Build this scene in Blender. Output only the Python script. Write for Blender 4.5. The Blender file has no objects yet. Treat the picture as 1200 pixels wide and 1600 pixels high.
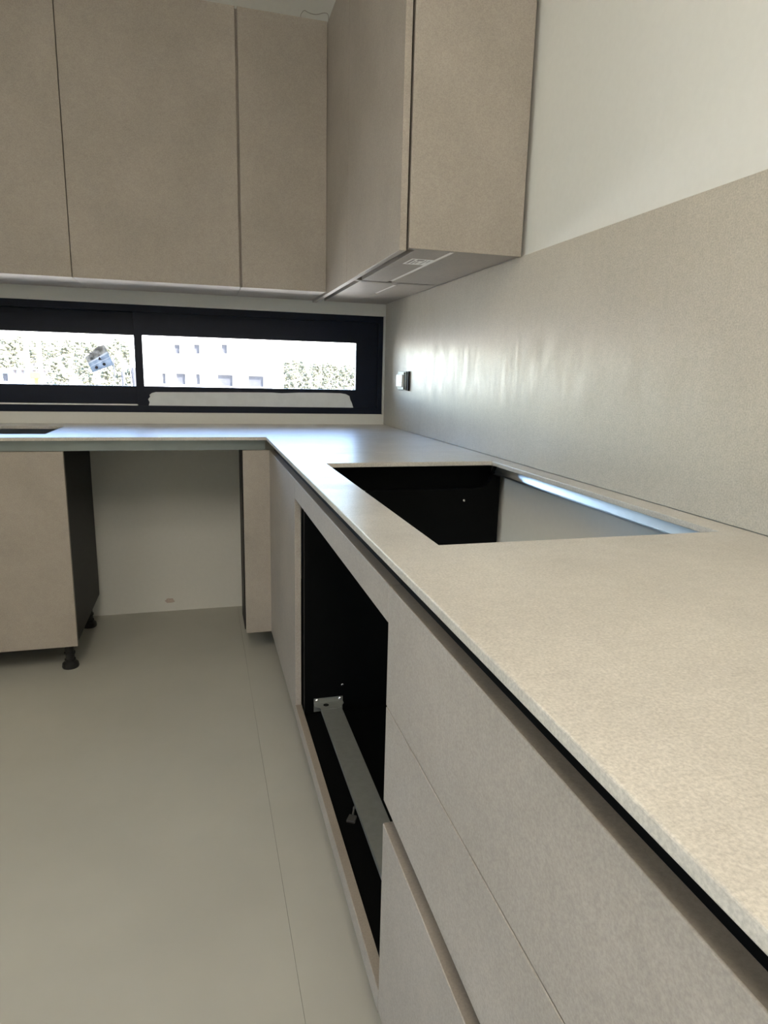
import bpy, bmesh, math, random
from mathutils import Vector, Matrix, noise
random.seed(7)
SC = bpy.context.scene
COL = SC.collection

# ------------------------------------------------------------------ camera
cam_d = bpy.data.cameras.new('camera')
cam_d.sensor_fit = 'HORIZONTAL'
cam_d.sensor_width = 36.0
cam_d.lens = 36.0 * 1018.537 / 1200.0
cam_d.clip_start = 0.02
cam_d.clip_end = 2000
cam = bpy.data.objects.new('camera', cam_d)
COL.objects.link(cam)
YAW, PITCH, ROLL = 0.275693, -0.206496, 0.024530
fw = Vector((math.sin(YAW) * math.cos(PITCH), math.cos(YAW) * math.cos(PITCH), math.sin(PITCH)))
rt = Vector((math.cos(YAW), -math.sin(YAW), 0))
up = rt.cross(fw)
r2 = rt * math.cos(ROLL) + up * math.sin(ROLL)
u2 = -rt * math.sin(ROLL) + up * math.cos(ROLL)
M4 = Matrix((r2, u2, -fw)).transposed().to_4x4()
M4.translation = Vector((-0.875988, -3.148968, 1.139193))
cam.matrix_world = M4
SC.camera = cam

# ------------------------------------------------------------------ world, sun, exposure
wd = bpy.data.worlds.new('sky')
SC.world = wd
wd.use_nodes = True
nt = wd.node_tree
nt.nodes.clear()
sky = nt.nodes.new('ShaderNodeTexSky')
sky.sky_type = 'NISHITA'
sky.sun_disc = False
sky.sun_elevation = math.radians(48)
sky.sun_rotation = math.radians(120)
sky.dust_density = 1.0
sky.air_density = 1.0
sky.ozone_density = 1.0
bg = nt.nodes.new('ShaderNodeBackground')
bg.inputs[1].default_value = 0.30
wo = nt.nodes.new('ShaderNodeOutputWorld')
nt.links.new(sky.outputs[0], bg.inputs[0])
nt.links.new(bg.outputs[0], wo.inputs[0])

sun_d = bpy.data.lights.new('sun', 'SUN')
sun_d.energy = 6.5
sun_d.angle = math.radians(0.6)
sun_d.color = (1.0, 0.93, 0.82)
sun = bpy.data.objects.new('sun', sun_d)
COL.objects.link(sun)
sdir = Vector((math.cos(math.radians(48)) * 0.80, -math.cos(math.radians(48)) * 0.60, math.sin(math.radians(48))))
sun.rotation_euler = sdir.to_track_quat('Z', 'Y').to_euler()
sun.location = (20, -15, 25)

def portal(name, loc, direction, sx, sy):
    d = bpy.data.lights.new(name, 'AREA')
    d.shape = 'RECTANGLE'
    d.size, d.size_y = sx, sy
    d.cycles.is_portal = True
    o = bpy.data.objects.new(name, d)
    COL.objects.link(o)
    o.location = loc
    o.rotation_euler = Vector(direction).to_track_quat('-Z', 'Z').to_euler()
    return o

vs = SC.view_settings
SC.display_settings.display_device = 'sRGB'
vs.view_transform = 'Standard'
vs.look = 'None'
vs.gamma = 1.0
vs.use_curve_mapping = False
vs.exposure = 3.68

# room numbers
XL, YF, ZC = -4.4, -6.6, 2.9
portal('portal_kitchen_window', (-1.15, 0.24, 1.18), (0, -1, 0), 2.3, 0.46)
portal('portal_garden_door', (XL - 0.16, -3.95, 1.2), (1, 0, 0), 1.1, 2.4)

# ------------------------------------------------------------------ materials
def mat_base(name):
    m = bpy.data.materials.new(name)
    m.use_nodes = True
    n = m.node_tree
    b = n.nodes['Principled BSDF']
    return m, n, b

def set_spec(b, v):
    b.inputs['Specular IOR Level'].default_value = v

def noise_node(n, scale, detail, vec, rough=0.55):
    t = n.nodes.new('ShaderNodeTexNoise')
    t.inputs['Scale'].default_value = scale
    t.inputs['Detail'].default_value = detail
    t.inputs['Roughness'].default_value = rough
    n.links.new(vec, t.inputs['Vector'])
    return t

def ramp(n, fac, stops):
    r = n.nodes.new('ShaderNodeValToRGB')
    el = r.color_ramp.elements
    while len(el) < len(stops):
        el.new(0.5)
    for e, (p, c) in zip(el, stops):
        e.position = p
        e.color = (*c, 1) if len(c) == 3 else c
    n.links.new(fac, r.inputs[0])
    return r

def mix(n, a, b, fac, mode='MIX'):
    x = n.nodes.new('ShaderNodeMix')
    x.data_type = 'RGBA'
    x.blend_type = mode
    if isinstance(fac, (int, float)):
        x.inputs[0].default_value = fac
    else:
        n.links.new(fac, x.inputs[0])
    n.links.new(a, x.inputs[6])
    n.links.new(b, x.inputs[7])
    return x.outputs[2]

def stone(name, col, rough=0.5, contrast=0.10, fine=0.10, spec=0.4, smear=0.0, bump=0.03, cloud=5.0):
    """cement-look stone laminate: soft clouds, fine speckle, small pits"""
    m, n, b = mat_base(name)
    g = n.nodes.new('ShaderNodeNewGeometry')
    pos = g.outputs['Position']
    big = noise_node(n, cloud, 6, pos, 0.62)
    mid = noise_node(n, 70, 5, pos, 0.62)
    fin = noise_node(n, 330, 4, pos, 0.7)
    c = Vector(col)
    lo, hi = c * (1 - contrast), c * (1 + contrast)
    r1 = ramp(n, big.outputs[0], [(0.32, tuple(lo)), (0.68, tuple(hi))])
    r2_ = ramp(n, mid.outputs[0], [(0.36, (1 - fine * .55,) * 3), (0.62, (1 + fine * .3,) * 3)])
    r3 = ramp(n, fin.outputs[0], [(0.36, (1 - fine * 2.0,) * 3), (0.62, (1 + fine * 1.1,) * 3)])
    o = mix(n, r1.outputs[0], r2_.outputs[0], 1.0, 'MULTIPLY')
    o = mix(n, o, r3.outputs[0], 1.0, 'MULTIPLY')
    n.links.new(o, b.inputs['Base Color'])
    set_spec(b, spec)
    mr = n.nodes.new('ShaderNodeMapRange')
    mr.inputs[1].default_value = 0.35
    mr.inputs[2].default_value = 0.65
    mr.inputs[3].default_value = rough - smear
    mr.inputs[4].default_value = rough + smear * .4
    if smear > 0:
        mp = n.nodes.new('ShaderNodeMapping')
        mp.inputs['Scale'].default_value = (3.0, 9.0, 3.0)
        n.links.new(pos, mp.inputs['Vector'])
        sm = noise_node(n, 2.2, 5, mp.outputs[0], 0.6)
        sm.inputs['Distortion'].default_value = 1.2
        n.links.new(sm.outputs[0], mr.inputs[0])
        n.links.new(mr.outputs[0], b.inputs['Roughness'])
    else:
        b.inputs['Roughness'].default_value = rough
    bp = n.nodes.new('ShaderNodeBump')
    bp.inputs['Strength'].default_value = bump
    bp.inputs['Distance'].default_value = 0.002
    n.links.new(fin.outputs[0], bp.inputs['Height'])
    n.links.new(bp.outputs[0], b.inputs['Normal'])
    return m

def plain(name, col, rough=0.5, metal=0.0, spec=0.5, var=0.04, scale=30, bump=0.0):
    m, n, b = mat_base(name)
    g = n.nodes.new('ShaderNodeNewGeometry')
    t = noise_node(n, scale, 4, g.outputs['Position'])
    c = Vector(col)
    r = ramp(n, t.outputs[0], [(0.3, tuple(c * (1 - var))), (0.7, tuple(c * (1 + var)))])
    n.links.new(r.outputs[0], b.inputs['Base Color'])
    b.inputs['Roughness'].default_value = rough
    b.inputs['Metallic'].default_value = metal
    set_spec(b, spec)
    if bump:
        bp = n.nodes.new('ShaderNodeBump')
        bp.inputs['Strength'].default_value = bump
        bp.inputs['Distance'].default_value = 0.002
        n.links.new(t.outputs[0], bp.inputs['Height'])
        n.links.new(bp.outputs[0], b.inputs['Normal'])
    return m

def glass_mat():
    m = bpy.data.materials.new('window_glass')
    m.use_nodes = True
    n = m.node_tree
    n.nodes.clear()
    o = n.nodes.new('ShaderNodeOutputMaterial')
    tr = n.nodes.new('ShaderNodeBsdfTransparent')
    tr.inputs[0].default_value = (0.94, 0.95, 0.97, 1)
    gl = n.nodes.new('ShaderNodeBsdfGlossy')
    gl.inputs['Roughness'].default_value = 0.02
    fr = n.nodes.new('ShaderNodeFresnel')
    fr.inputs[0].default_value = 1.45
    mx = n.nodes.new('ShaderNodeMixShader')
    n.links.new(fr.outputs[0], mx.inputs[0])
    n.links.new(tr.outputs[0], mx.inputs[1])
    n.links.new(gl.outputs[0], mx.inputs[2])
    n.links.new(mx.outputs[0], o.inputs[0])
    return m

M = {}
M['cabinet'] = stone('taupe_cement_laminate', (0.355, 0.320, 0.278), rough=0.55, contrast=0.07, fine=0.07, spec=0.35)
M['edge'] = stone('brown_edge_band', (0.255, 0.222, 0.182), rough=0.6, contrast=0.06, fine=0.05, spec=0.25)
M['worktop'] = stone('pale_cement_stone', (0.52, 0.495, 0.440), rough=0.36, contrast=0.07, fine=0.10, spec=0.5, smear=0.05, cloud=7)
M['splash'] = stone('pale_cement_splashback', (0.465, 0.432, 0.366), rough=0.43, contrast=0.05, fine=0.10, spec=0.5, smear=0.09, cloud=4)
M['wall'] = plain('white_plaster', (0.66, 0.665, 0.63), rough=0.9, spec=0.2, var=0.015, scale=60, bump=0.05)
M['ceiling'] = plain('white_ceiling_paint', (0.82, 0.81, 0.78), rough=0.9, spec=0.2, var=0.01)
M['floor'] = plain('grey_green_floor_sheet', (0.43, 0.428, 0.378), rough=0.50, spec=0.35, var=0.04, scale=3.5)
M['joint'] = plain('floor_joint_dark', (0.10, 0.10, 0.085), rough=0.9, spec=0.1)
M['black'] = plain('black_melamine', (0.0028, 0.0032, 0.0034), rough=0.42, spec=0.08, var=0.1)
M['blackplastic'] = plain('black_plastic', (0.012, 0.012, 0.012), rough=0.5, spec=0.4)
M['frame'] = plain('dark_navy_aluminium', (0.004, 0.008, 0.020), rough=0.42, spec=0.22, var=0.1)
M['alu'] = plain('grey_aluminium', (0.22, 0.25, 0.25), rough=0.38, metal=0.85, var=0.02)
M['chrome'] = plain('brushed_aluminium', (0.72, 0.74, 0.76), rough=0.30, metal=1.0, var=0.02)
M['zinc'] = plain('galvanised_steel', (0.26, 0.27, 0.25), rough=0.5, metal=0.6, var=0.06, scale=60)
M['screw'] = plain('screw_steel', (0.75, 0.75, 0.74), rough=0.25, metal=1.0)
M['paper'] = plain('white_paper', (0.88, 0.87, 0.84), rough=0.8, spec=0.2, var=0.02)
M['ink'] = plain('grey_ink', (0.38, 0.36, 0.34), rough=0.8, spec=0.2)
M['tape'] = plain('grey_masking_sheet', (0.66, 0.70, 0.72), rough=0.7, spec=0.25, var=0.04)
M['white_plastic'] = plain('white_plastic', (0.82, 0.82, 0.80), rough=0.35, spec=0.5, var=0.01)
M['wire'] = plain('grey_wire', (0.30, 0.28, 0.25), rough=0.6)
M['glass'] = glass_mat()
M['led'] = plain('white_led_channel', (0.85, 0.83, 0.78), rough=0.35, spec=0.5, var=0.01)
M['pink'] = plain('pinkish_plaster', (0.50, 0.42, 0.38), rough=0.95, spec=0.1, var=0.15, scale=90)
M['render'] = plain('white_render', (0.82, 0.81, 0.78), rough=0.9, spec=0.2, var=0.02, scale=2)
M['darkpane'] = plain('shaded_window_pane', (0.035, 0.036, 0.042), rough=0.7, spec=0.1, var=0.2, scale=2)  # even dark grey for panes, posts and pillars
M['leaf'] = plain('scrub_leaves', (0.085, 0.085, 0.058), rough=0.8, spec=0.2, var=0.45, scale=0.9)
M['bark'] = plain('bark', (0.10, 0.085, 0.07), rough=0.9)
M['earth'] = plain('dry_earth', (0.52, 0.49, 0.42), rough=0.95, spec=0.1, var=0.3, scale=0.4)
M['darkframe'] = plain('grey_window_frame', (0.09, 0.09, 0.10), rough=0.7, spec=0.1)
M['darkmetal'] = plain('dark_steel', (0.10, 0.10, 0.095), rough=0.4, metal=0.6)
M['yellow'] = plain('yellow_paint', (0.32, 0.21, 0.012), rough=0.5)
def thin_print(name, lo, hi, scale):
    """printed film on glass: part of the daylight shines through it"""
    m, n, b = mat_base(name)
    g = n.nodes.new('ShaderNodeNewGeometry')
    t = noise_node(n, scale, 4, g.outputs['Position'])
    r = ramp(n, t.outputs[0], [(0.36, lo), (0.62, hi)])
    n.links.new(r.outputs[0], b.inputs['Base Color'])
    b.inputs['Roughness'].default_value = 0.6
    tr = n.nodes.new('ShaderNodeBsdfTranslucent')
    n.links.new(r.outputs[0], tr.inputs[0])
    mx = n.nodes.new('ShaderNodeMixShader')
    mx.inputs[0].default_value = 0.80
    n.links.new(b.outputs[0], mx.inputs[1])
    n.links.new(tr.outputs[0], mx.inputs[2])
    n.links.new(mx.outputs[0], n.nodes['Material Output'].inputs[0])
    return m
M['printblue'] = thin_print('print_pale_blue', (0.26, 0.29, 0.33), (0.40, 0.43, 0.47), 40)
M['printbrown'] = thin_print('print_grey_brown', (0.18, 0.17, 0.155), (0.40, 0.385, 0.36), 55)
M['printwhite'] = thin_print('print_white', (0.48, 0.49, 0.50), (0.54, 0.55, 0.56), 40)
M['lampglass'] = plain('brownish_facade', (0.045, 0.036, 0.038), rough=0.8)
M['greyblue'] = plain('grey_blue_facade', (0.16, 0.18, 0.21), rough=0.8)

# ------------------------------------------------------------------ helpers
ORG = {}      # object name -> world origin

def thing(name, label, cat, loc=(0, 0, 0), group=None):
    o = bpy.data.objects.new(name, None)
    COL.objects.link(o)
    o.empty_display_size = 0.05
    o.location = loc
    o['label'] = label
    o['category'] = cat
    if group:
        o['group'] = group
    ORG[o.name] = Vector(loc)
    return o

def obj(name, bm, m, parent=None, loc=None, smooth=False, label=None):
    """link a bmesh given in world coordinates as one mesh object"""
    org = ORG[parent.name] if parent is not None else Vector(loc or (0, 0, 0))
    bmesh.ops.recalc_face_normals(bm, faces=bm.faces)
    bmesh.ops.translate(bm, verts=bm.verts, vec=-org)
    me = bpy.data.meshes.new(name)
    bm.to_mesh(me)
    bm.free()
    for mm in (m if isinstance(m, (list, tuple)) else [m]):
        me.materials.append(mm)
    if smooth:
        for p in me.polygons:
            p.use_smooth = True
    o = bpy.data.objects.new(name, me)
    COL.objects.link(o)
    if parent is not None:
        o.parent = parent
    else:
        o.location = org
    ORG[o.name] = org
    if label:
        o['label'] = label
    return o

def tag(o, label, cat, group=None):
    o['label'] = label
    o['category'] = cat
    if group:
        o['group'] = group
    return o

def structure(o):
    o['kind'] = 'structure'
    return o

def box(x0, x1, y0, y1, z0, z1, bev=0.0, bm=None):
    new = bmesh.new()
    c = bmesh.ops.create_cube(new, size=1)['verts']
    for v in c:
        v.co = Vector(((x0 + x1) / 2 + v.co.x * (x1 - x0), (y0 + y1) / 2 + v.co.y * (y1 - y0), (z0 + z1) / 2 + v.co.z * (z1 - z0)))
    if bev > 0:
        bmesh.ops.bevel(new, geom=list(new.edges), offset=bev, segments=2, affect='EDGES', profile=0.5)
    if bm is None:
        return new
    return join(bm, new)

def join(a, b):
    me = bpy.data.meshes.new('tmp')
    b.to_mesh(me)
    b.free()
    a.from_mesh(me)
    bpy.data.meshes.remove(me)
    return a

def prism(pts, axis, a, b, bev=0.0):
    """polygon (2-D points) extruded along axis from a to b"""
    bm = bmesh.new()
    def co(p, t):
        if axis == 'x': return (t, p[0], p[1])
        if axis == 'y': return (p[0], t, p[1])
        return (p[0], p[1], t)
    f = bm.faces.new([bm.verts.new(co(p, a)) for p in pts])
    r = bmesh.ops.extrude_face_region(bm, geom=[f])
    vs_ = [v for v in r['geom'] if isinstance(v, bmesh.types.BMVert)]
    d = {'x': (b - a, 0, 0), 'y': (0, b - a, 0), 'z': (0, 0, b - a)}[axis]
    bmesh.ops.translate(bm, verts=vs_, vec=d)
    if bev > 0:
        bmesh.ops.recalc_face_normals(bm, faces=bm.faces)
        bmesh.ops.bevel(bm, geom=list(bm.edges), offset=bev, segments=2, affect='EDGES', profile=0.5)
    return bm

def slab(us, vs_, holes, axis, a, b, bev=0.0):
    """rectangle grid us x vs minus hole cells, given thickness a..b along axis; walls with openings, worktop with cut-outs"""
    bm = bmesh.new()
    def co(u, v, t):
        if axis == 'x': return (t, u, v)
        if axis == 'y': return (u, t, v)
        return (u, v, t)
    V = {}
    def vert(i, j):
        if (i, j) not in V:
            V[(i, j)] = bm.verts.new(co(us[i], vs_[j], a))
        return V[(i, j)]
    fs = []
    for i in range(len(us) - 1):
        for j in range(len(vs_) - 1):
            cu, cv = (us[i] + us[i + 1]) / 2, (vs_[j] + vs_[j + 1]) / 2
            if any(h[0] < cu < h[1] and h[2] < cv < h[3] for h in holes):
                continue
            fs.append(bm.faces.new([vert(i, j), vert(i + 1, j), vert(i + 1, j + 1), vert(i, j + 1)]))
    r = bmesh.ops.extrude_face_region(bm, geom=fs)
    nv = [v for v in r['geom'] if isinstance(v, bmesh.types.BMVert)]
    d = {'x': (b - a, 0, 0), 'y': (0, b - a, 0), 'z': (0, 0, b - a)}[axis]
    bmesh.ops.translate(bm, verts=nv, vec=d)
    bmesh.ops.recalc_face_normals(bm, faces=bm.faces)
    if bev > 0:
        bmesh.ops.dissolve_limit(bm, angle_limit=0.01, verts=bm.verts, edges=bm.edges)
        ed = [e for e in bm.edges if len(e.link_faces) == 2 and e.calc_face_angle(0) > 0.5]
        bmesh.ops.bevel(bm, geom=ed, offset=bev, segments=2, affect='EDGES', profile=0.5)
    return bm

def lathe(profile, center, axis='z', n=16, bm=None):
    """profile: list of (radius, t) spun about axis through center"""
    new = bmesh.new()
    cx, cy, cz = center
    rings = []
    for r, t in profile:
        ring = []
        for k in range(n):
            a = 2 * math.pi * k / n
            c, s = r * math.cos(a), r * math.sin(a)
            p = {'z': (cx + c, cy + s, cz + t), 'y': (cx + c, cy + t, cz + s), 'x': (cx + t, cy + c, cz + s)}[axis]
            ring.append(new.verts.new(p))
        rings.append(ring)
    for a_, b_ in zip(rings, rings[1:]):
        for k in range(n):
            new.faces.new([a_[k], a_[(k + 1) % n], b_[(k + 1) % n], b_[k]])
    new.faces.new(rings[0][::-1])
    new.faces.new(rings[-1])
    return new if bm is None else join(bm, new)

def tube(points, r, n=8):
    bm = bmesh.new()
    rings = []
    for i, p in enumerate(points):
        p = Vector(p)
        a = Vector(points[max(i - 1, 0)])
        b = Vector(points[min(i + 1, len(points) - 1)])
        t = (b - a).normalized()
        s = t.cross(Vector((0.31, 0.9, 0.3))).normalized()
        w = t.cross(s)
        rings.append([bm.verts.new(p + s * (r * math.cos(2 * math.pi * k / n)) + w * (r * math.sin(2 * math.pi * k / n))) for k in range(n)])
    for a_, b_ in zip(rings, rings[1:]):
        for k in range(n):
            bm.faces.new([a_[k], a_[(k + 1) % n], b_[(k + 1) % n], b_[k]])
    bm.faces.new(rings[0][::-1])
    bm.faces.new(rings[-1])
    return bm

def smooth_path(pts, sub=6):
    out = []
    P = [Vector(p) for p in pts]
    for i in range(len(P) - 1):
        p0, p1, p2, p3 = P[max(i - 1, 0)], P[i], P[i + 1], P[min(i + 2, len(P) - 1)]
        for k in range(sub):
            t = k / sub
            out.append(0.5 * ((2 * p1) + (-p0 + p2) * t + (2 * p0 - 5 * p1 + 4 * p2 - p3) * t * t + (-p0 + 3 * p1 - 3 * p2 + p3) * t ** 3))
    out.append(P[-1])
    return out

def ring_frame(x0, x1, z0, z1, l, r, b, t, y0, y1, bev=0.0015):
    return slab([x0, x0 + l, x1 - r, x1], [z0, z0 + b, z1 - t, z1], [(x0 + l, x1 - r, z0 + b, z1 - t)], 'y', y0, y1, bev)

# ------------------------------------------------------------------ room shell
WX0, WX1, WZ0, WZ1 = -2.30, -0.0070, 0.9495, 1.4165
wall_back = structure(obj('wall_back', slab([XL, WX0, WX1, 0.012], [-0.003, WZ0, WZ1, ZC], [(WX0, WX1, WZ0, WZ1)], 'y', 0.0, 0.25), M['wall']))
wall_right = structure(obj('wall_right', box(0.0135, 0.21, YF, 0.25, -0.003, ZC), M['wall']))
LD = (-4.5, -3.4)       # garden door span along y
wall_left = structure(obj('wall_left', slab([YF, LD[0], LD[1], 0.25], [-0.003, 0.0, 2.4, ZC], [(LD[0], LD[1], 0.0, 2.4)], 'x', XL, XL - 0.2), M['wall']))
wall_front = structure(obj('wall_front', box(XL - .2, 0.21, YF - 0.2, YF, -0.003, ZC), M['wall']))
ceiling = structure(obj('ceiling', box(XL - 0.2, 0.21, YF - 0.2, 0.25, ZC, ZC + 0.2), M['ceiling']))
floor = structure(obj('floor', box(XL - 0.2, 0.21, YF - 0.2, 0.25, -0.2, -0.003), M['joint']))
obj('floor_sheet', box(XL, -0.7302, YF, 0.0, -0.003, 0.0), M['floor'], floor)
obj('floor_sheet', box(-0.7295, 0.012, YF, 0.0, -0.003, 0.0), M['floor'], floor)
# small rough plaster patch low on the wall behind the appliance gap
bm = bmesh.new()
vs_ = []
for k in range(14):
    a = 2 * math.pi * k / 14
    rr = 0.019 * (0.75 + 0.5 * random.random())
    vs_.append(bm.verts.new((-1.048 + rr * 1.2 * math.cos(a), 0.0, 0.052 + rr * 0.7 * math.sin(a))))
f = bm.faces.new(vs_)
r_ = bmesh.ops.extrude_face_region(bm, geom=[f])
bmesh.ops.translate(bm, verts=[v for v in r_['geom'] if isinstance(v, bmesh.types.BMVert)], vec=(0, -0.0015, 0))
obj('plaster_patch', bm, M['pink'], wall_back, label='small pinkish rough plaster patch near the floor')

# kitchen window: fixed outer frame, two sliding sashes, panes
win = structure(obj('window_1', ring_frame(WX0, WX1, WZ0, WZ1, 0.03, 0.022, 0.030, 0.030, 0.014, 0.10), M['frame']))
sash = obj('window_sash', ring_frame(-1.150, -0.029, 0.9795, 1.3865, 0.034, 0.110, 0.0865, 0.098, 0.022, 0.055), M['frame'], win, label='right sliding sash nearest the room')
obj('window_pane', box(-1.122, -0.133, 0.036, 0.042, 1.06, 1.294), M['glass'], sash)
sash2 = obj('window_sash', ring_frame(-2.27, -1.128, 0.9795, 1.3865, 0.11, 0.012, 0.0850, 0.098, 0.058, 0.092), M['frame'], win, label='left sliding sash on the rear track')
obj('window_pane', box(-2.165, -1.136, 0.070, 0.076, 1.06, 1.294), M['glass'], sash2)
obj('gasket_strip', box(-2.27, -1.146, 0.0150, 0.054, 0.9797, 0.9850), M['white_plastic'], win, label='thin white strip along the bottom track')

def glazed_door(name, horizontal, a0, a1, w):
    n = 3
    if horizontal:
        fr = slab([a0, a0 + .06, a1 - .06, a1], [0, .06, 2.34, 2.4], [(a0 + .06, a1 - .06, .06, 2.34)], 'y', w - 0.06, w - 0.14)
    else:
        fr = slab([a0, a0 + .06, a1 - .06, a1], [0, .06, 2.34, 2.4], [(a0 + .06, a1 - .06, .06, 2.34)], 'x', w - 0.06, w - 0.14)
    d = structure(obj(name, fr, M['frame']))
    step = (a1 - a0 - .12) / 2
    for k in range(2):
        p0 = a0 + .06 + step * k
        if horizontal:
            s = obj('window_sash', slab([p0, p0 + .06, p0 + step - .06, p0 + step], [.06, .13, 2.27, 2.34], [(p0 + .06, p0 + step - .06, .13, 2.27)], 'y', w - .075, w - .12), M['frame'], d)
            obj('window_pane', box(p0 + .055, p0 + step - .055, w - .10, w - .094, .125, 2.275), M['glass'], s)
        else:
            s = obj('window_sash', slab([p0, p0 + .06, p0 + step - .06, p0 + step], [.06, .13, 2.27, 2.34], [(p0 + .06, p0 + step - .06, .13, 2.27)], 'x', w - .075, w - .12), M['frame'], d)
            obj('window_pane', box(w - .10, w - .094, p0 + .055, p0 + step - .055, .125, 2.275), M['glass'], s)
glazed_door('door_1', False, LD[0], LD[1], XL)

# ------------------------------------------------------------------ worktop and splashback
A, B = -0.6387, -0.6469          # front edges of right and back runs
WT = 0.9
us = [-2.275, -2.20, -1.4255, A, -0.5479, -0.0545, -0.001]
ys = [-3.22, -2.2875, -1.3975, B, -0.5150, -0.1530, -0.001]
holes = [(-2.275, A, -3.22, B),
         (-0.5479, -0.0545, -2.2875, -1.3975),
         (-2.20, -1.4255, -0.5150, -0.1530)]
wt = obj('worktop', slab(us, ys, holes, 'z', WT - 0.0125, WT, 0.0016), M['worktop'])
tag(wt, 'pale L-shaped cement-look stone worktop with empty hob and sink cut-outs', 'worktop')
bs = obj('splashback', box(0.0, 0.012, -3.75, -0.0005, WT + 0.0003, 1.4732, 0.0008), M['splash'])
tag(bs, 'tall pale stone splashback panel on the right wall above the worktop', 'splashback')

# ------------------------------------------------------------------ added fill lights, unseen above and behind the camera
def fill_light(x, y, label, watts):  # unseen panels added to brighten the room
    t = thing('ceiling_light', label, 'ceiling light', (x, y, ZC), 'square ceiling panel lights')
    obj('light_frame', slab([x - .30, x - .28, x + .28, x + .30], [y - .30, y - .28, y + .28, y + .30], [(x - .28, x + .28, y - .28, y + .28)], 'z', ZC - .035, ZC - .0005), M['white_plastic'], t)
    obj('light_panel', box(x - .28, x + .28, y - .28, y + .28, ZC - .015, ZC - .001), M['lamp'], t)
    d = bpy.data.lights.new('panel_lamp', 'AREA')
    d.shape = 'SQUARE'
    d.size = 0.55
    d.energy = watts
    d.color = FILL_COL
    o = bpy.data.objects.new('panel_lamp', d)
    COL.objects.link(o)
    o.location = (0, 0, -0.02)
    o.parent = t
FILL_COL = (1.0, 0.89, 0.75)
m_, n_, b_ = mat_base('lit_panel')
b_.inputs['Base Color'].default_value = (.9, .88, .82, 1)
b_.inputs['Emission Color'].default_value = (*FILL_COL, 1)
b_.inputs['Emission Strength'].default_value = 1.0
M['lamp'] = m_
m_, n_, b_ = mat_base('lit_globe')
b_.inputs['Base Color'].default_value = (.9, .88, .82, 1)
b_.inputs['Emission Color'].default_value = (*FILL_COL, 1)
b_.inputs['Emission Strength'].default_value = 2.7
M['globe'] = m_
for lx, ly, wt_, ll in ((-1.15, -3.4, 0.30, 'square ceiling light panel, nearest the kitchen corner'), (-1.15, -4.9, 0.50, 'square ceiling light panel behind the camera, nearest the right wall'), (-2.9, -3.8, 0.40, 'square ceiling light panel near the garden door'), (-2.9, -5.4, 0.40, 'square ceiling light panel farthest from the kitchen')):
    fill_light(lx, ly, ll, wt_)

t = thing('pendant_lamp', 'white globe pendant lamp hanging in the room behind the camera', 'lamp', (-1.35, -3.8, ZC))  # unseen globe added to brighten the wall cabinet doors
obj('cord', lathe([(0.004, 0), (0.004, -0.12)], (-1.35, -3.8, ZC), n=8), M['white_plastic'], t)
obj('ceiling_rose', lathe([(0.06, -0.0005), (0.06, -0.02), (0.03, -0.035)], (-1.35, -3.8, ZC), n=20), M['white_plastic'], t)
obj('socket_cap', lathe([(0.03, -0.12), (0.045, -0.16), (0.045, -0.20)], (-1.35, -3.8, ZC), n=20), M['white_plastic'], t)
gl_ = obj('globe', lathe([(0.045, -0.20)] + [(0.16 * math.sin(math.pi * (k + 1.4) / 14), -0.20 + 0.16 * (math.cos(math.pi * (k + 1.4) / 14) - 0.955)) for k in range(12)], (-1.35, -3.8, ZC), n=24), M['globe'], t, smooth=True)

# ------------------------------------------------------------------ base cabinets
FX, FY = -0.6253, -0.6212         # faces of the fronts
TH = 0.0185                       # front thickness
ZT, ZB = 0.8467, 0.1100
CT = 0.886                        # carcass top

def leg_bm(x, y, h=0.115):
    b = lathe([(0.0165, 0.030), (0.0165, h + 0.004)], (x, y, 0), n=14)
    lathe([(0.029, 0.0), (0.031, 0.006), (0.029, 0.018), (0.020, 0.026), (0.020, 0.034)], (x, y, 0), n=18, bm=b)
    lathe([(0.020, 0.055), (0.020, 0.062)], (x, y, 0), n=14, bm=b)
    return b

def legs(parent, pts):
    for x, y in pts:
        obj('leg', leg_bm(x, y), M['blackplastic'], parent, smooth=False)

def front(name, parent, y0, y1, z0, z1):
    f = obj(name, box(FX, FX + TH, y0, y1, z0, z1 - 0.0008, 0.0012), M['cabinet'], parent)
    obj('edge_band', box(FX + 0.0011, FX + TH, y0 + .0006, y1 - .0006, z1 - 0.0010, z1), M['edge'], f, label='brown edge band along the top')  # thin strip, browner and darker than the front, top only
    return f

def screw(parent, x, y, z, axis='y', r=0.004, sgn=-1):
    b = lathe([(r, 0.0), (r, sgn * 0.0012), (r * 0.7, sgn * 0.0024)], (x, y, z), axis, n=12)
    return obj('screw', b, M['screw'], parent)

# --- sink cabinet on the back run, black carcass on legs
def back_base(x0, x1, label, extra=None):
    t = thing('base_cabinet', label, 'cabinet', ((x0 + x1) / 2, -0.3, 0))
    cb = ZB + 0.006
    b0 = FY + TH + 0.002
    obj('side_panel', box(x0, x0 + .018, b0, -0.03, cb, 0.8465), M['black'], t)
    obj('side_panel', box(x1 - .018, x1, b0, -0.03, cb, 0.8465), M['black'], t)
    obj('bottom_panel', box(x0 + .018, x1 - .018, b0, -0.03, cb, cb + .018), M['black'], t)
    obj('back_panel', box(x0 + .018, x1 - .018, -0.048, -0.032, cb + .018, 0.8465), M['black'], t)
    obj('door', box(x0 + .0015, x1 + 0.003, FY, FY + TH, ZB - 0.001, ZT, 0.0012), M['cabinet'], t)
    legs(t, [(x0 + .05, -0.555), (x1 - .040, -0.555), (x0 + .05, -0.13), (x1 - .034, -0.13)])
    return t
back_base(-2.255, -1.3537, 'taupe sink base cabinet with black sides on black legs, left of the appliance gap')

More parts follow.
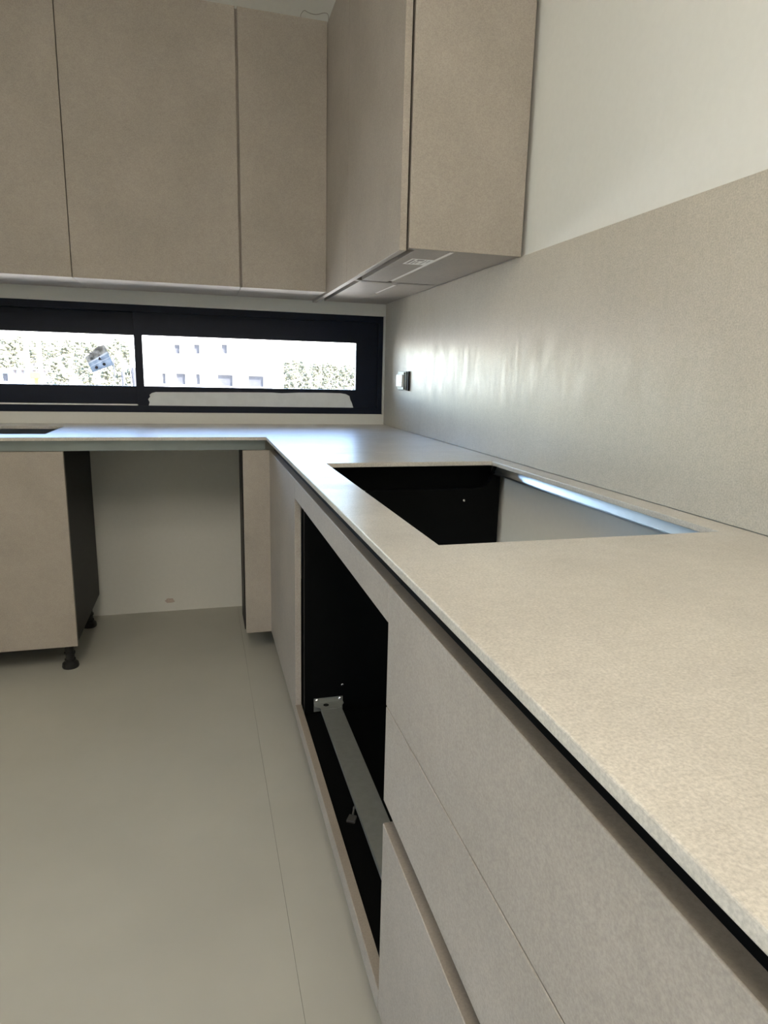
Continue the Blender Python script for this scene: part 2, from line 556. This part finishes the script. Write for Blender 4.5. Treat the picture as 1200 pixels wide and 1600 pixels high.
# --- aluminium rail under the back worktop
rail = prism([(-0.612, 0.8872), (-0.606, 0.8872), (-0.606, 0.853), (-0.575, 0.853), (-0.575, 0.848), (-0.612, 0.848)], 'x', -2.255, -0.640)
o = obj('handle_rail', rail, M['alu'])
tag(o, 'grey aluminium handle rail under the back worktop, above the empty appliance gap', 'rail')

# --- blind corner cabinet: filler facing the room, door on the right run
t = thing('corner_cabinet', 'taupe corner base cabinet between the appliance gap and the open oven cabinet', 'cabinet', (-0.35, -0.65, 0))
YC = -1.3226
obj('filler_panel', box(-0.7258, FX + 0.001, FY, FY + TH, 0.107, ZT, 0.0012), M['cabinet'], t)
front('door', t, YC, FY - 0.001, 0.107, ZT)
obj('side_panel', box(-0.7290, -0.711, FY + TH + .001, -0.42, 0.116, 0.846), M['black'], t)
obj('side_panel', box(FX + TH + .004, -0.02, YC + 0.001, YC + 0.019, 0.116, CT), M['black'], t)
obj('bottom_panel', slab([-0.690, FX + TH + .004, -0.02], [YC + 0.02, FY + TH + .002, -0.03], [(-0.690, FX + TH + .004, YC + 0.02, FY + TH + .002)], 'z', 0.116, 0.134), M['black'], t)
obj('top_rail', box(FX + TH + .0005, FX + TH + .0035, YC + 0.001, FY - .001, 0.80, CT), M['black'], t)
legs(t, [(-0.655, -0.10), (-0.10, -0.10), (-0.545, -1.25), (-0.10, -1.25)])

# --- open oven cabinet
YO0, YO1 = -2.2985, -1.3236      # near and far limits
t = thing('oven_cabinet', 'open empty oven cabinet with black inside below the hob cut-out', 'cabinet', (-0.32, -1.81, 0))
cx0, cx1 = FX + TH + .004, -0.022
# far side panel with its rounded notch at the top
yn0, yn1 = -1.3600, -1.3425
pts = [(cx0, 0.116), (-0.006, 0.116), (-0.006, CT), (-0.018, CT), (-0.030, 0.858)]
for k in range(1, 7):
    a = math.pi / 2 * k / 6
    pts.append((-0.030 - 0.052 + 0.052 * math.cos(a), 0.8645 - 0.052 * math.sin(a)))
pts += [(-0.50, 0.8125), (cx0, 0.8125)]
far = obj('side_panel', prism(pts, 'y', yn0, yn1), M['black'], t)
screw(far, -0.121, yn0, 0.777)
screw(far, -0.488, yn0, 0.2185)
obj('side_panel', box(cx0, cx1, YO0 + .001, YO0 + .019, 0.116, CT), M['black'], t)
obj('bottom_panel', box(cx0, cx1, YO0 + .019, yn0, 0.116, 0.133), M['black'], t)
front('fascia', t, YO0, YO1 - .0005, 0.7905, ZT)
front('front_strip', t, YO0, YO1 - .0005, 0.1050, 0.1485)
obj('top_rail', box(FX + TH + .0005, FX + TH + .0035, YO0, YO1, 0.805, CT), M['black'], t)
# galvanised brace bar across the opening
zb_ = 0.166
brace = obj('brace_bar', prism([(-0.5585, zb_), (-0.4975, zb_), (-0.4975, zb_ - .012), (-0.4990, zb_ - .012), (-0.4990, zb_ - .0016), (-0.5570, zb_ - .0016), (-0.5570, zb_ - .012), (-0.5585, zb_ - .012)], 'y', YO0 + .019, yn0 - 0.028), M['zinc'], t, label='galvanised steel brace bar with flared screwed end')
bm = prism([(-0.575, yn0 - 0.002), (-0.4865, yn0 - 0.002), (-0.4865, yn0 - 0.016), (-0.4965, yn0 - 0.034), (-0.4965, yn0 - 0.042), (-0.5605, yn0 - 0.042), (-0.5605, yn0 - 0.034), (-0.575, yn0 - 0.020)], 'z', zb_, zb_ + .0016)
box(-0.575, -0.4865, yn0 - 0.002, yn0, 0.140, zb_ + .016, 0, bm)
obj('end_plate', bm, M['zinc'], brace)
obj('slot', lathe([(0.0085, 0.0), (0.0085, 0.0004)], (-0.541, yn0 - 0.019, zb_ + .0016), n=14), M['black'], brace, label='dark slot in the end plate')
for sx in (-0.566, -0.4955):
    b = lathe([(0.0052, 0.0), (0.0052, -0.0015), (0.0032, -0.0034)], (sx, yn0 - 0.002, zb_ + .0095), 'y', n=12)
    obj('screw', b, M['screw'], brace)
# loose connector clip on the cabinet floor
bm = prism([(-0.584, -1.862), (-0.566, -1.872), (-0.556, -1.852), (-0.572, -1.842)], 'z', 0.1331, 0.139, 0.001)
join(bm, tube([(-0.566, -1.852, 0.142), (-0.560, -1.838, 0.150), (-0.552, -1.824, 0.146)], 0.003, 8))
tag(obj('cabinet_clip', bm, M['darkmetal'], None, (-0.57, -1.855, 0.1331)), 'small grey metal clip lying on the black oven cabinet floor', 'clip')
legs(t, [(-0.54, -1.42), (-0.10, -1.42), (-0.54, -2.24), (-0.10, -2.24)])

# --- drawer stack
YD0, YD1 = -3.20, -2.2995
t = thing('drawer_cabinet', 'taupe three-drawer base cabinet nearest the camera on the right run', 'cabinet', (-0.32, -2.75, 0))
obj('side_panel', box(cx0, cx1, YD1 - .019, YD1 - .001, 0.116, CT), M['black'], t)
obj('side_panel', box(cx0, cx1, YD0 + .001, YD0 + .019, 0.116, CT), M['black'], t)
obj('end_panel', box(FX, cx1, YD0 - .018, YD0, 0.113, CT), M['cabinet'], t)
obj('bottom_panel', box(cx0, cx1, YD0 + .019, YD1 - .019, 0.116, 0.134), M['black'], t)
obj('back_panel', box(cx1 - .012, cx1, YD0 + .019, YD1 - .019, 0.134, CT), M['black'], t)
obj('top_rail', box(FX + TH + .0005, FX + TH + .0035, YD0, YD1, 0.790, CT), M['black'], t)
obj('middle_rail', box(FX + TH + .0005, FX + TH + .0035, YD0, YD1, 0.425, 0.535), M['black'], t)
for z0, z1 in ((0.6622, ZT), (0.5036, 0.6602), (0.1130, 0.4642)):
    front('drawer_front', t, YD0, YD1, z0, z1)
legs(t, [(-0.54, -2.36), (-0.10, -2.36), (-0.54, -3.13), (-0.10, -3.13)])

# --- aluminium profile behind the hob cut-out, under the rear strip of the worktop
bm = prism([(-0.004, 0.8872), (-0.016, 0.8872), (-0.0275, 0.8610), (-0.0240, 0.8602), (-0.0240, 0.8585), (-0.0290, 0.8575), (-0.0290, 0.8545), (-0.004, 0.8545)], 'y', YO0 + .02, yn0 - .001)
tag(obj('support_rail', bm, M['chrome']), 'shiny aluminium support rail under the rear edge of the hob cut-out', 'rail')

# ------------------------------------------------------------------ wall cabinets
U, UT = 1.4727, 2.4637
UY = -0.3496                      # faces of back doors

def wall_cab(x0, x1, label, group=None, dx0=0.0015, dx1=0.0015):
    t = thing('wall_cabinet', label, 'cabinet', ((x0 + x1) / 2, -0.17, U))
    yb = UY + TH + 0.002
    obj('side_panel', box(x0, x0 + .018, yb, -0.001, U + .016, UT), M['cabinet'], t)
    obj('side_panel', box(x1 - .018, x1, yb, -0.001, U + .016, UT), M['cabinet'], t)
    obj('bottom_panel', box(x0 + 0.0008, x1 - 0.0008, yb, -0.001, U, U + .016, 0.001), M['cabinet'], t)
    obj('top_panel', box(x0 + .018, x1 - .018, yb, -0.001, UT - .018, UT), M['cabinet'], t)
    obj('back_panel', box(x0 + .018, x1 - .018, -0.012, -0.002, U + .016, UT - .018), M['cabinet'], t)
    obj('door', box(x0 + dx0, x1 - dx1, UY, UY + TH, U - 0.001, UT, 0.0012), M['cabinet'], t)
    return t
wall_cab(-1.945, -1.3237, 'taupe wall cabinet at the left edge, only its right part in view')
wall_cab(-1.3237, -0.7025, 'wide taupe wall cabinet above the window, middle of the back wall row', dx1=0.0045)
wall_cab(-0.7025, -0.3570, 'narrow taupe wall cabinet on the back wall, tight in the corner', dx0=0.0045, dx1=0.0005)

# right-hand wall cabinets (door faces the room, underside with a white strip in its groove)
DX0, DX1 = -0.3562, -0.3372
def right_cab(y0, y1, label, name, near):
    t = thing(name, label, 'cabinet', (-0.17, (y0 + y1) / 2, U))
    obj('door', box(DX0, DX1, y0, y1 - 0.0008, U - 0.009, UT, 0.0012), M['cabinet'], t)
    obj('side_panel', box(-0.3305, -0.003, y0, y0 + .018, U - 0.002 if near else U, UT, 0.001), M['cabinet'], t)
    obj('side_panel', box(-0.3305, -0.003, y1 - .018, y1 - .001, U + .03, UT), M['black'], t)
    obj('top_panel', box(-0.3305, -0.003, y0 + .018, y1 - .018, UT - .018, UT), M['cabinet'], t)
    obj('back_panel', box(-0.012, -0.003, y0 + .018, y1 - .018, U + .02, UT - .018), M['cabinet'], t)
    obj('inner_floor', box(-0.3305, -0.003, y0 + .018, y1 - .018, U + .030, U + .042), M['black'], t)
    gx = -0.2020 if near else -0.160
    ya = y0 + (.018 if near else .0008)
    obj('bottom_panel', box(-0.3010, gx, ya, y1 - .0008, U, U + .016, 0.001), M['cabinet'], t)
    obj('bottom_panel', box(gx + .013, -0.003, ya, y1 - .0008, U, U + .016, 0.001), M['cabinet'], t)
    ys_ = (y0 + .035, y1 - .015) if near else (y0 + .07, y0 + .36)
    if not near:
        obj('bottom_panel', box(gx, gx + .013, ya, ys_[0], U, U + .016), M['cabinet'], t)
        obj('bottom_panel', box(gx, gx + .013, ys_[1], y1 - .0008, U, U + .016), M['cabinet'], t)
    c = obj('light_channel', box(gx, gx + .013, ys_[0], ys_[1], U + .0015, U + .016), M['led'], t, label='narrow white light channel in the underside')  # even white strip set into the groove
    return t
right_cab(-1.3989, -0.7440, 'taupe wall cabinet on the right wall with a white label under it', 'wall_cabinet', True)
right_cab(-0.7430, -0.0010, 'corner part of the right wall cupboards beyond the labelled cabinet, mostly seen from below', 'wall_cabinet', False)

# printed label under the near right cabinet
lb = thing('product_label', 'small white printed label stuck under the right wall cabinet', 'label', (-0.235, -1.19, U))
obj('paper', box(-0.2700, -0.2000, -1.242, -1.146, U - 0.0006, U - 0.0001), M['paper'], lb)
for x0, x1, y0, y1 in ((-0.264, -0.257, -1.232, -1.158), (-0.250, -0.246, -1.205, -1.158), (-0.241, -0.237, -1.205, -1.170), (-0.249, -0.228, -1.234, -1.213), (-0.222, -0.219, -1.230, -1.160), (-0.212, -0.209, -1.230, -1.190)):
    obj('print_mark', box(x0, x1, y0, y1, U - 0.0008, U - 0.0006), M['ink'], lb)

# wire loop lying on top of the narrow cabinet
pts = [(-0.4585, -0.325, UT + .0022), (-0.4570, -0.326, UT + .018), (-0.4440, -0.326, UT + .0345), (-0.4270, -0.326, UT + .030), (-0.4080, -0.326, UT + .0275), (-0.3900, -0.326, UT + .030), (-0.3700, -0.326, UT + .0375), (-0.3550, -0.326, UT + .038), (-0.3490, -0.326, UT + .028), (-0.3500, -0.325, UT + .012), (-0.3545, -0.325, UT + .0022)]
tag(obj('wire', tube(smooth_path(pts), 0.0012, 7), M['wire'], None, (-0.40, -0.325, UT + .001), smooth=True), 'thin grey wire loop sticking up on top of the narrow corner cabinet', 'wire')

# ------------------------------------------------------------------ wall socket on the splashback
s = thing('wall_socket', 'white wall socket hanging out of its box on the splashback by the window', 'socket', (0.0, -0.34, 1.117))
obj('wall_box', slab([-0.4125, -0.406, -0.282, -0.276], [1.076, 1.081, 1.154, 1.159], [(-0.406, -0.282, 1.081, 1.154)], 'x', -0.0005, -0.010), M['blackplastic'], s, label='black rim of the wall box')
obj('box_bottom', box(-0.003, -0.0005, -0.406, -0.282, 1.081, 1.154), M['blackplastic'], s)
obj('mounting_frame', slab([-0.399, -0.384, -0.292, -0.280], [1.079, 1.093, 1.143, 1.157], [(-0.384, -0.292, 1.093, 1.143)], 'x', -0.012, -0.0145, 0.0005), M['zinc'], s, label='grey metal mounting frame')
mod = obj('socket_module', box(-0.027, -0.0148, -0.379, -0.292, 1.0915, 1.1445, 0.003), M['white_plastic'], s, label='white socket insert')
obj('socket_neck', box(-0.0148, -0.0032, -0.372, -0.300, 1.096, 1.140), M['white_plastic'], s)
for z, y in ((1.112, -0.352), (1.112, -0.362), (1.104, -0.357)):
    obj('pin_hole', lathe([(0.0024, 0), (0.0024, -0.0004)], (-0.027, y, z), 'x', n=10), M['blackplastic'], mod)
for z in (1.086, 1.150):
    obj('claw', box(-0.021, -0.0147, -0.386, -0.366, z - .0045, z + .0045, 0.001), M['zinc'], s)

# ------------------------------------------------------------------ stuck on the window
st = thing('window_sticker', 'tilted five-sided printed sticker on the left window pane', 'sticker', (-1.288, 0.0695, 1.176))
P5 = [(-1.2735, 1.2445), (-1.3030, 1.2325), (-1.3550, 1.1845), (-1.3280, 1.1225), (-1.2375, 1.1560)]
cxs = sum(p[0] for p in P5) / 5
P5 = [(p[0] - 0.006, p[1]) for p in P5]
def lerp(a, b, t): return (a[0] + (b[0] - a[0]) * t, a[1] + (b[1] - a[1]) * t)
q = P5
def band(t0, t1, m, name, lab=None, f0=0.0, f1=1.0):
    A0, A1 = lerp(q[2], q[3], t0), lerp(q[2], q[3], t1)
    B0, B1 = lerp(q[0], q[4], t0 * .95), lerp(q[0], q[4], t1 * .95 + (.05 if t1 == 1 else 0))
    return obj(name, prism([lerp(A0, B0, f0), lerp(A0, B0, f1), lerp(A1, B1, f1), lerp(A1, B1, f0)], 'y', 0.0690, 0.0698), m, st, label=lab)
obj('printed_top', prism([q[0], q[1], q[2], lerp(q[2], q[3], .36), lerp(q[0], q[4], .36 * .95)], 'y', 0.0690, 0.0698), M['printbrown'], st, label='grey brown printed upper part')
band(.36, .44, M['printwhite'], 'printed_line')
band(.44, .62, M['printblue'], 'printed_band', 'pale blue printed band')
band(.62, .66, M['printwhite'], 'printed_line')
band(.66, 1.0, M['printblue'], 'printed_band', 'pale blue printed band')
c0 = lerp(lerp(q[2], q[3], .50), lerp(q[0], q[4], .46), .55)
obj('printed_mark', prism([(c0[0] - .006, c0[1] - .006), (c0[0] + .008, c0[1] - .004), (c0[0] - .002, c0[1] + .010)], 'y', 0.0687, 0.0690), M['darkframe'], st)
for fx_ in (.25, .62):
    c1 = lerp(lerp(q[2], q[3], .84), lerp(q[0], q[4], .80), fx_)
    obj('printed_mark', lathe([(0.007, 0), (0.007, -0.0003)], (c1[0], 0.0690, c1[1]), 'y', n=10), M['darkframe'], st)

ragged = [(-1.1005, 0.9800), (-1.0960, 0.9950), (-1.1020, 1.0080), (-1.0930, 1.0190), (-1.0950, 1.0280), (-1.0850, 1.0360), (-1.0680, 1.0405),
          (-0.90, 1.0425), (-0.70, 1.0455), (-0.55, 1.0470), (-0.50, 1.0445), (-0.42, 1.0485), (-0.30, 1.0500), (-0.215, 1.0490), (-0.188, 1.0450), (-0.170, 1.0360), (-0.165, 1.0180), (-0.157, 1.0020), (-0.150, 0.9800)]
tag(obj('protective_strip', prism(ragged, 'y', 0.0205, 0.0214), M['tape'], None, (-0.62, 0.0215, 0.98)), 'torn pale grey protective strip stuck along the bottom of the right sash', 'strip')

# ------------------------------------------------------------------ outside
# ground falling away below the windows, with a low scrub hill beyond
bm = bmesh.new()
NX, NY = 60, 46
gv = []
def ground_z(x, y):
    h = -6.0
    if y > 75:
        k = min((y - 75) / 70.0, 1.0)
        k = k * k * (3 - 2 * k)
        top = 3.6 if x < 5 else 1.5
        blend = 1 / (1 + math.exp(-(4 - x) * 0.5))
        top = 1.1 + 2.7 * blend
        h += k * (6.0 + top)
    h += 0.5 * noise.noise(Vector((x * .08, y * .08, 0)))
    return h
for j in range(NY + 1):
    row = []
    for i in range(NX + 1):
        x = -110 + 190 * i / NX
        y = -60 + 235 * j / NY
        row.append(bm.verts.new((x, y, ground_z(x, y))))
    gv.append(row)
for j in range(NY):
    for i in range(NX):
        bm.faces.new([gv[j][i], gv[j][i + 1], gv[j + 1][i + 1], gv[j + 1][i]])
gr = structure(obj('ground', bm, M['earth'], smooth=True))

# white building opposite, windows with recessed panes
bld = thing('apartment_building', 'sunlit white building with two rows of small windows seen through the right pane', 'building', (0.4, 84, -6))
BX0, BX1 = -8.6, 9.2
openings = [(-3.62, -2.98, 3.05, 4.15), (-1.38, -0.70, 3.10, 4.22), (1.80, 2.50, 3.22, 4.33),
            (-5.14, -4.70, -0.50, 0.78), (-3.55, -2.45, -0.55, 0.80), (-1.27, -0.77, -0.50, 0.79), (1.26, 3.08, -0.66, 0.77), (4.90, 6.80, -0.66, 0.71)]
xs = sorted({BX0, BX1, *[o_[0] for o_ in openings], *[o_[1] for o_ in openings]})
zs = sorted({-7.0, 6.2, *[o_[2] for o_ in openings], *[o_[3] for o_ in openings]})
obj('wall', slab(xs, zs, openings, 'y', 80.0, 80.4), M['render'], bld)
obj('roof', box(BX0, BX1, 80.4, 90, 6.0, 6.2), M['render'], bld)
obj('side_wall', box(BX0, BX0 + .3, 80.4, 90, -7, 6.0), M['render'], bld)
obj('side_wall', box(BX1 - .3, BX1, 80.4, 90, -7, 6.0), M['render'], bld)
for k, (x0, x1, z0, z1) in enumerate(openings):
    fr = obj('window', slab([x0, x0 + .08, x1 - .08, x1], [z0, z0 + .08, z1 - .08, z1], [(x0 + .08, x1 - .08, z0 + .08, z1 - .08)], 'y', 80.22, 80.32), M['darkframe'], bld)
    obj('pane', box(x0 + .06, x1 - .06, 80.26, 80.29, z0 + .06, z1 - .06), M['darkpane'], fr)

# low house at the far left with a porch
hs = thing('low_house', 'low pale house with a dark doorway and porch posts far left outside', 'building', (-21, 74, -6))
obj('wall', slab([-26, -20.0, -19.55, -16.9], [-7, -.35, .42, .78], [(-20.0, -19.55, -.35, .42)], 'y', 72, 72.3), M['greyblue'], hs)
obj('doorway', box(-19.98, -19.57, 72.15, 72.2, -.35, .42), M['darkpane'], hs)
obj('roof', box(-26.2, -16.7, 71.6, 77, .78, .95), M['lampglass'], hs)
obj('side_wall', box(-17.2, -16.9, 72.3, 76.5, -7, .78), M['lampglass'], hs)
for x in (-18.9, -18.2, -17.1):
    obj('post', box(x, x + .16, 71.75, 71.9, -6.4, .78), M['lampglass'], hs)

# pale poles in front of the hill
def pole(x, y, top, r, m, label):
    tag(obj('pole', lathe([(r, -6.6), (r, top - .05), (r * .6, top)], (x, y, 0), n=10), m, None, (x, y, -6.5)), label, 'pole')
pole(-16.75, 68, 4.75, 0.22, M['render'], 'thick white pole outside, left one of the pair near the yellow box')
pole(-15.85, 69, 4.55, 0.20, M['render'], 'white pole outside, right one of the pair near the yellow box')
pole(-9.05, 68.5, 2.35, 0.06, M['darkpane'], 'thin dark post outside, just right of the window sticker')
yb = thing('yellow_machine', 'small yellow machine outside between the pair of white poles', 'machine', (-15.9, 66, -6.2))
obj('body', box(-16.15, -15.15, 65.6, 66.6, 0.05, 0.68, 0.08), M['yellow'], yb)
obj('mast', box(-15.8, -15.5, 65.9, 66.2, -6.5, 0.05), M['yellow'], yb)
for k, (x, h, w_) in enumerate(((-8.35, 0.95, .22), (-7.30, 1.35, .34))):
    b = lathe([(w_ * .5, -7.2), (w_ * .6, -0.4), (w_ * .9, h - .5), (w_ * .7, h - .1), (w_ * .25, h)], (x, 69.5, 0), n=10)
    tag(obj('gate_pillar', b, M['darkpane'], None, (x, 69.5, -6.5)), ['shorter grey pillar outside beside the window mullion', 'taller grey pillar outside nearest the window mullion'][k], 'pillar')

# scrubby trees over the hill: a few kinds, each with crown and trunk
def crown_bm(seed, n, w, h, s0, s1):
    rnd = random.Random(seed)
    bm = bmesh.new()
    for k in range(n):
        a = rnd.random() * 2 * math.pi
        rr = math.sqrt(rnd.random())
        zz = rnd.random()
        prof = math.sin(math.pi * (0.15 + 0.8 * zz))
        c = Vector((w * rr * prof * math.cos(a), w * rr * prof * math.sin(a), h * zz))
        s = s0 + (s1 - s0) * rnd.random()
        m4 = Matrix.Translation(c) @ Matrix.Rotation(rnd.random() * 6.28, 4, (rnd.random() - .5, rnd.random() - .5, rnd.random() + .1)) @ Matrix.Diagonal((s, s * (.5 + .5 * rnd.random()), s * (.35 + .4 * rnd.random()), 1))
        bmesh.ops.create_icosphere(bm, subdivisions=1, radius=1, matrix=m4)
    return bm
protos = []
for k, (n_, w_, h_) in enumerate(((70, 1.05, 2.2), (60, 0.95, 2.7), (64, 1.15, 1.8))):
    t = thing('scrub_tree', 'x', 'tree', (0, 0, 0), 'scrubby trees on the hillside outside')
    cr = crown_bm(20 + k, n_, w_, h_, .15, .40)
    bmesh.ops.translate(cr, verts=cr.verts, vec=(0, 0, .5))
    obj('crown', cr, M['leaf'], t)
    obj('trunk', lathe([(.14, -0.8), (.09, 1.0), (.04, 1.8)], (0, 0, 0), n=7), M['bark'], t)
    protos.append(t)
def dup(root, loc, rz, s):
    r = root.copy()
    COL.objects.link(r)
    r.location = loc
    r.rotation_euler = (0, 0, rz)
    r.scale = (s, s, s)
    for ch in list(root.children):
        c = ch.copy()
        COL.objects.link(c)
        c.parent = r
    return r
rnd = random.Random(5)
first = [True] * 3
def plant(x, y, kind, s, right):
    lab = 'low scrubby green tree on the hillside to the right of the white building' if right else 'scrubby green tree on the hillside seen through the left window pane'
    loc = (x, y, ground_z(x, y) - .15)
    if first[kind]:
        first[kind] = False
        o = protos[kind]
        o.location = loc
        o.scale = (s, s, s)
    else:
        o = dup(protos[kind], loc, rnd.random() * 6.28, s)
    o['label'] = lab
    o['group'] = 'trees right of the white building' if right else 'trees on the hillside outside the left pane'
taken = []
def scatter(n, x0, x1, y0, y1, s0, s1, right):
    got = tries = 0
    while got < n and tries < 20000:
        tries += 1
        y = rnd.uniform(y0, y1)
        x = rnd.uniform(x0, x1) * y / 120
        sc = rnd.uniform(s0, s1)
        if y < 93 and -11 < x < 11.6:
            continue
        if any((x - a) ** 2 + (y - b) ** 2 < (1.42 * (sc + c)) ** 2 for a, b, c in taken):
            continue
        taken.append((x, y, sc))
        plant(x, y, rnd.randrange(3), sc, right)
        got += 1
scatter(150, -37, -9.5, 84, 146, .78, 1.2, False)
scatter(125, 11.6, 31, 90, 148, .72, 1.05, True)
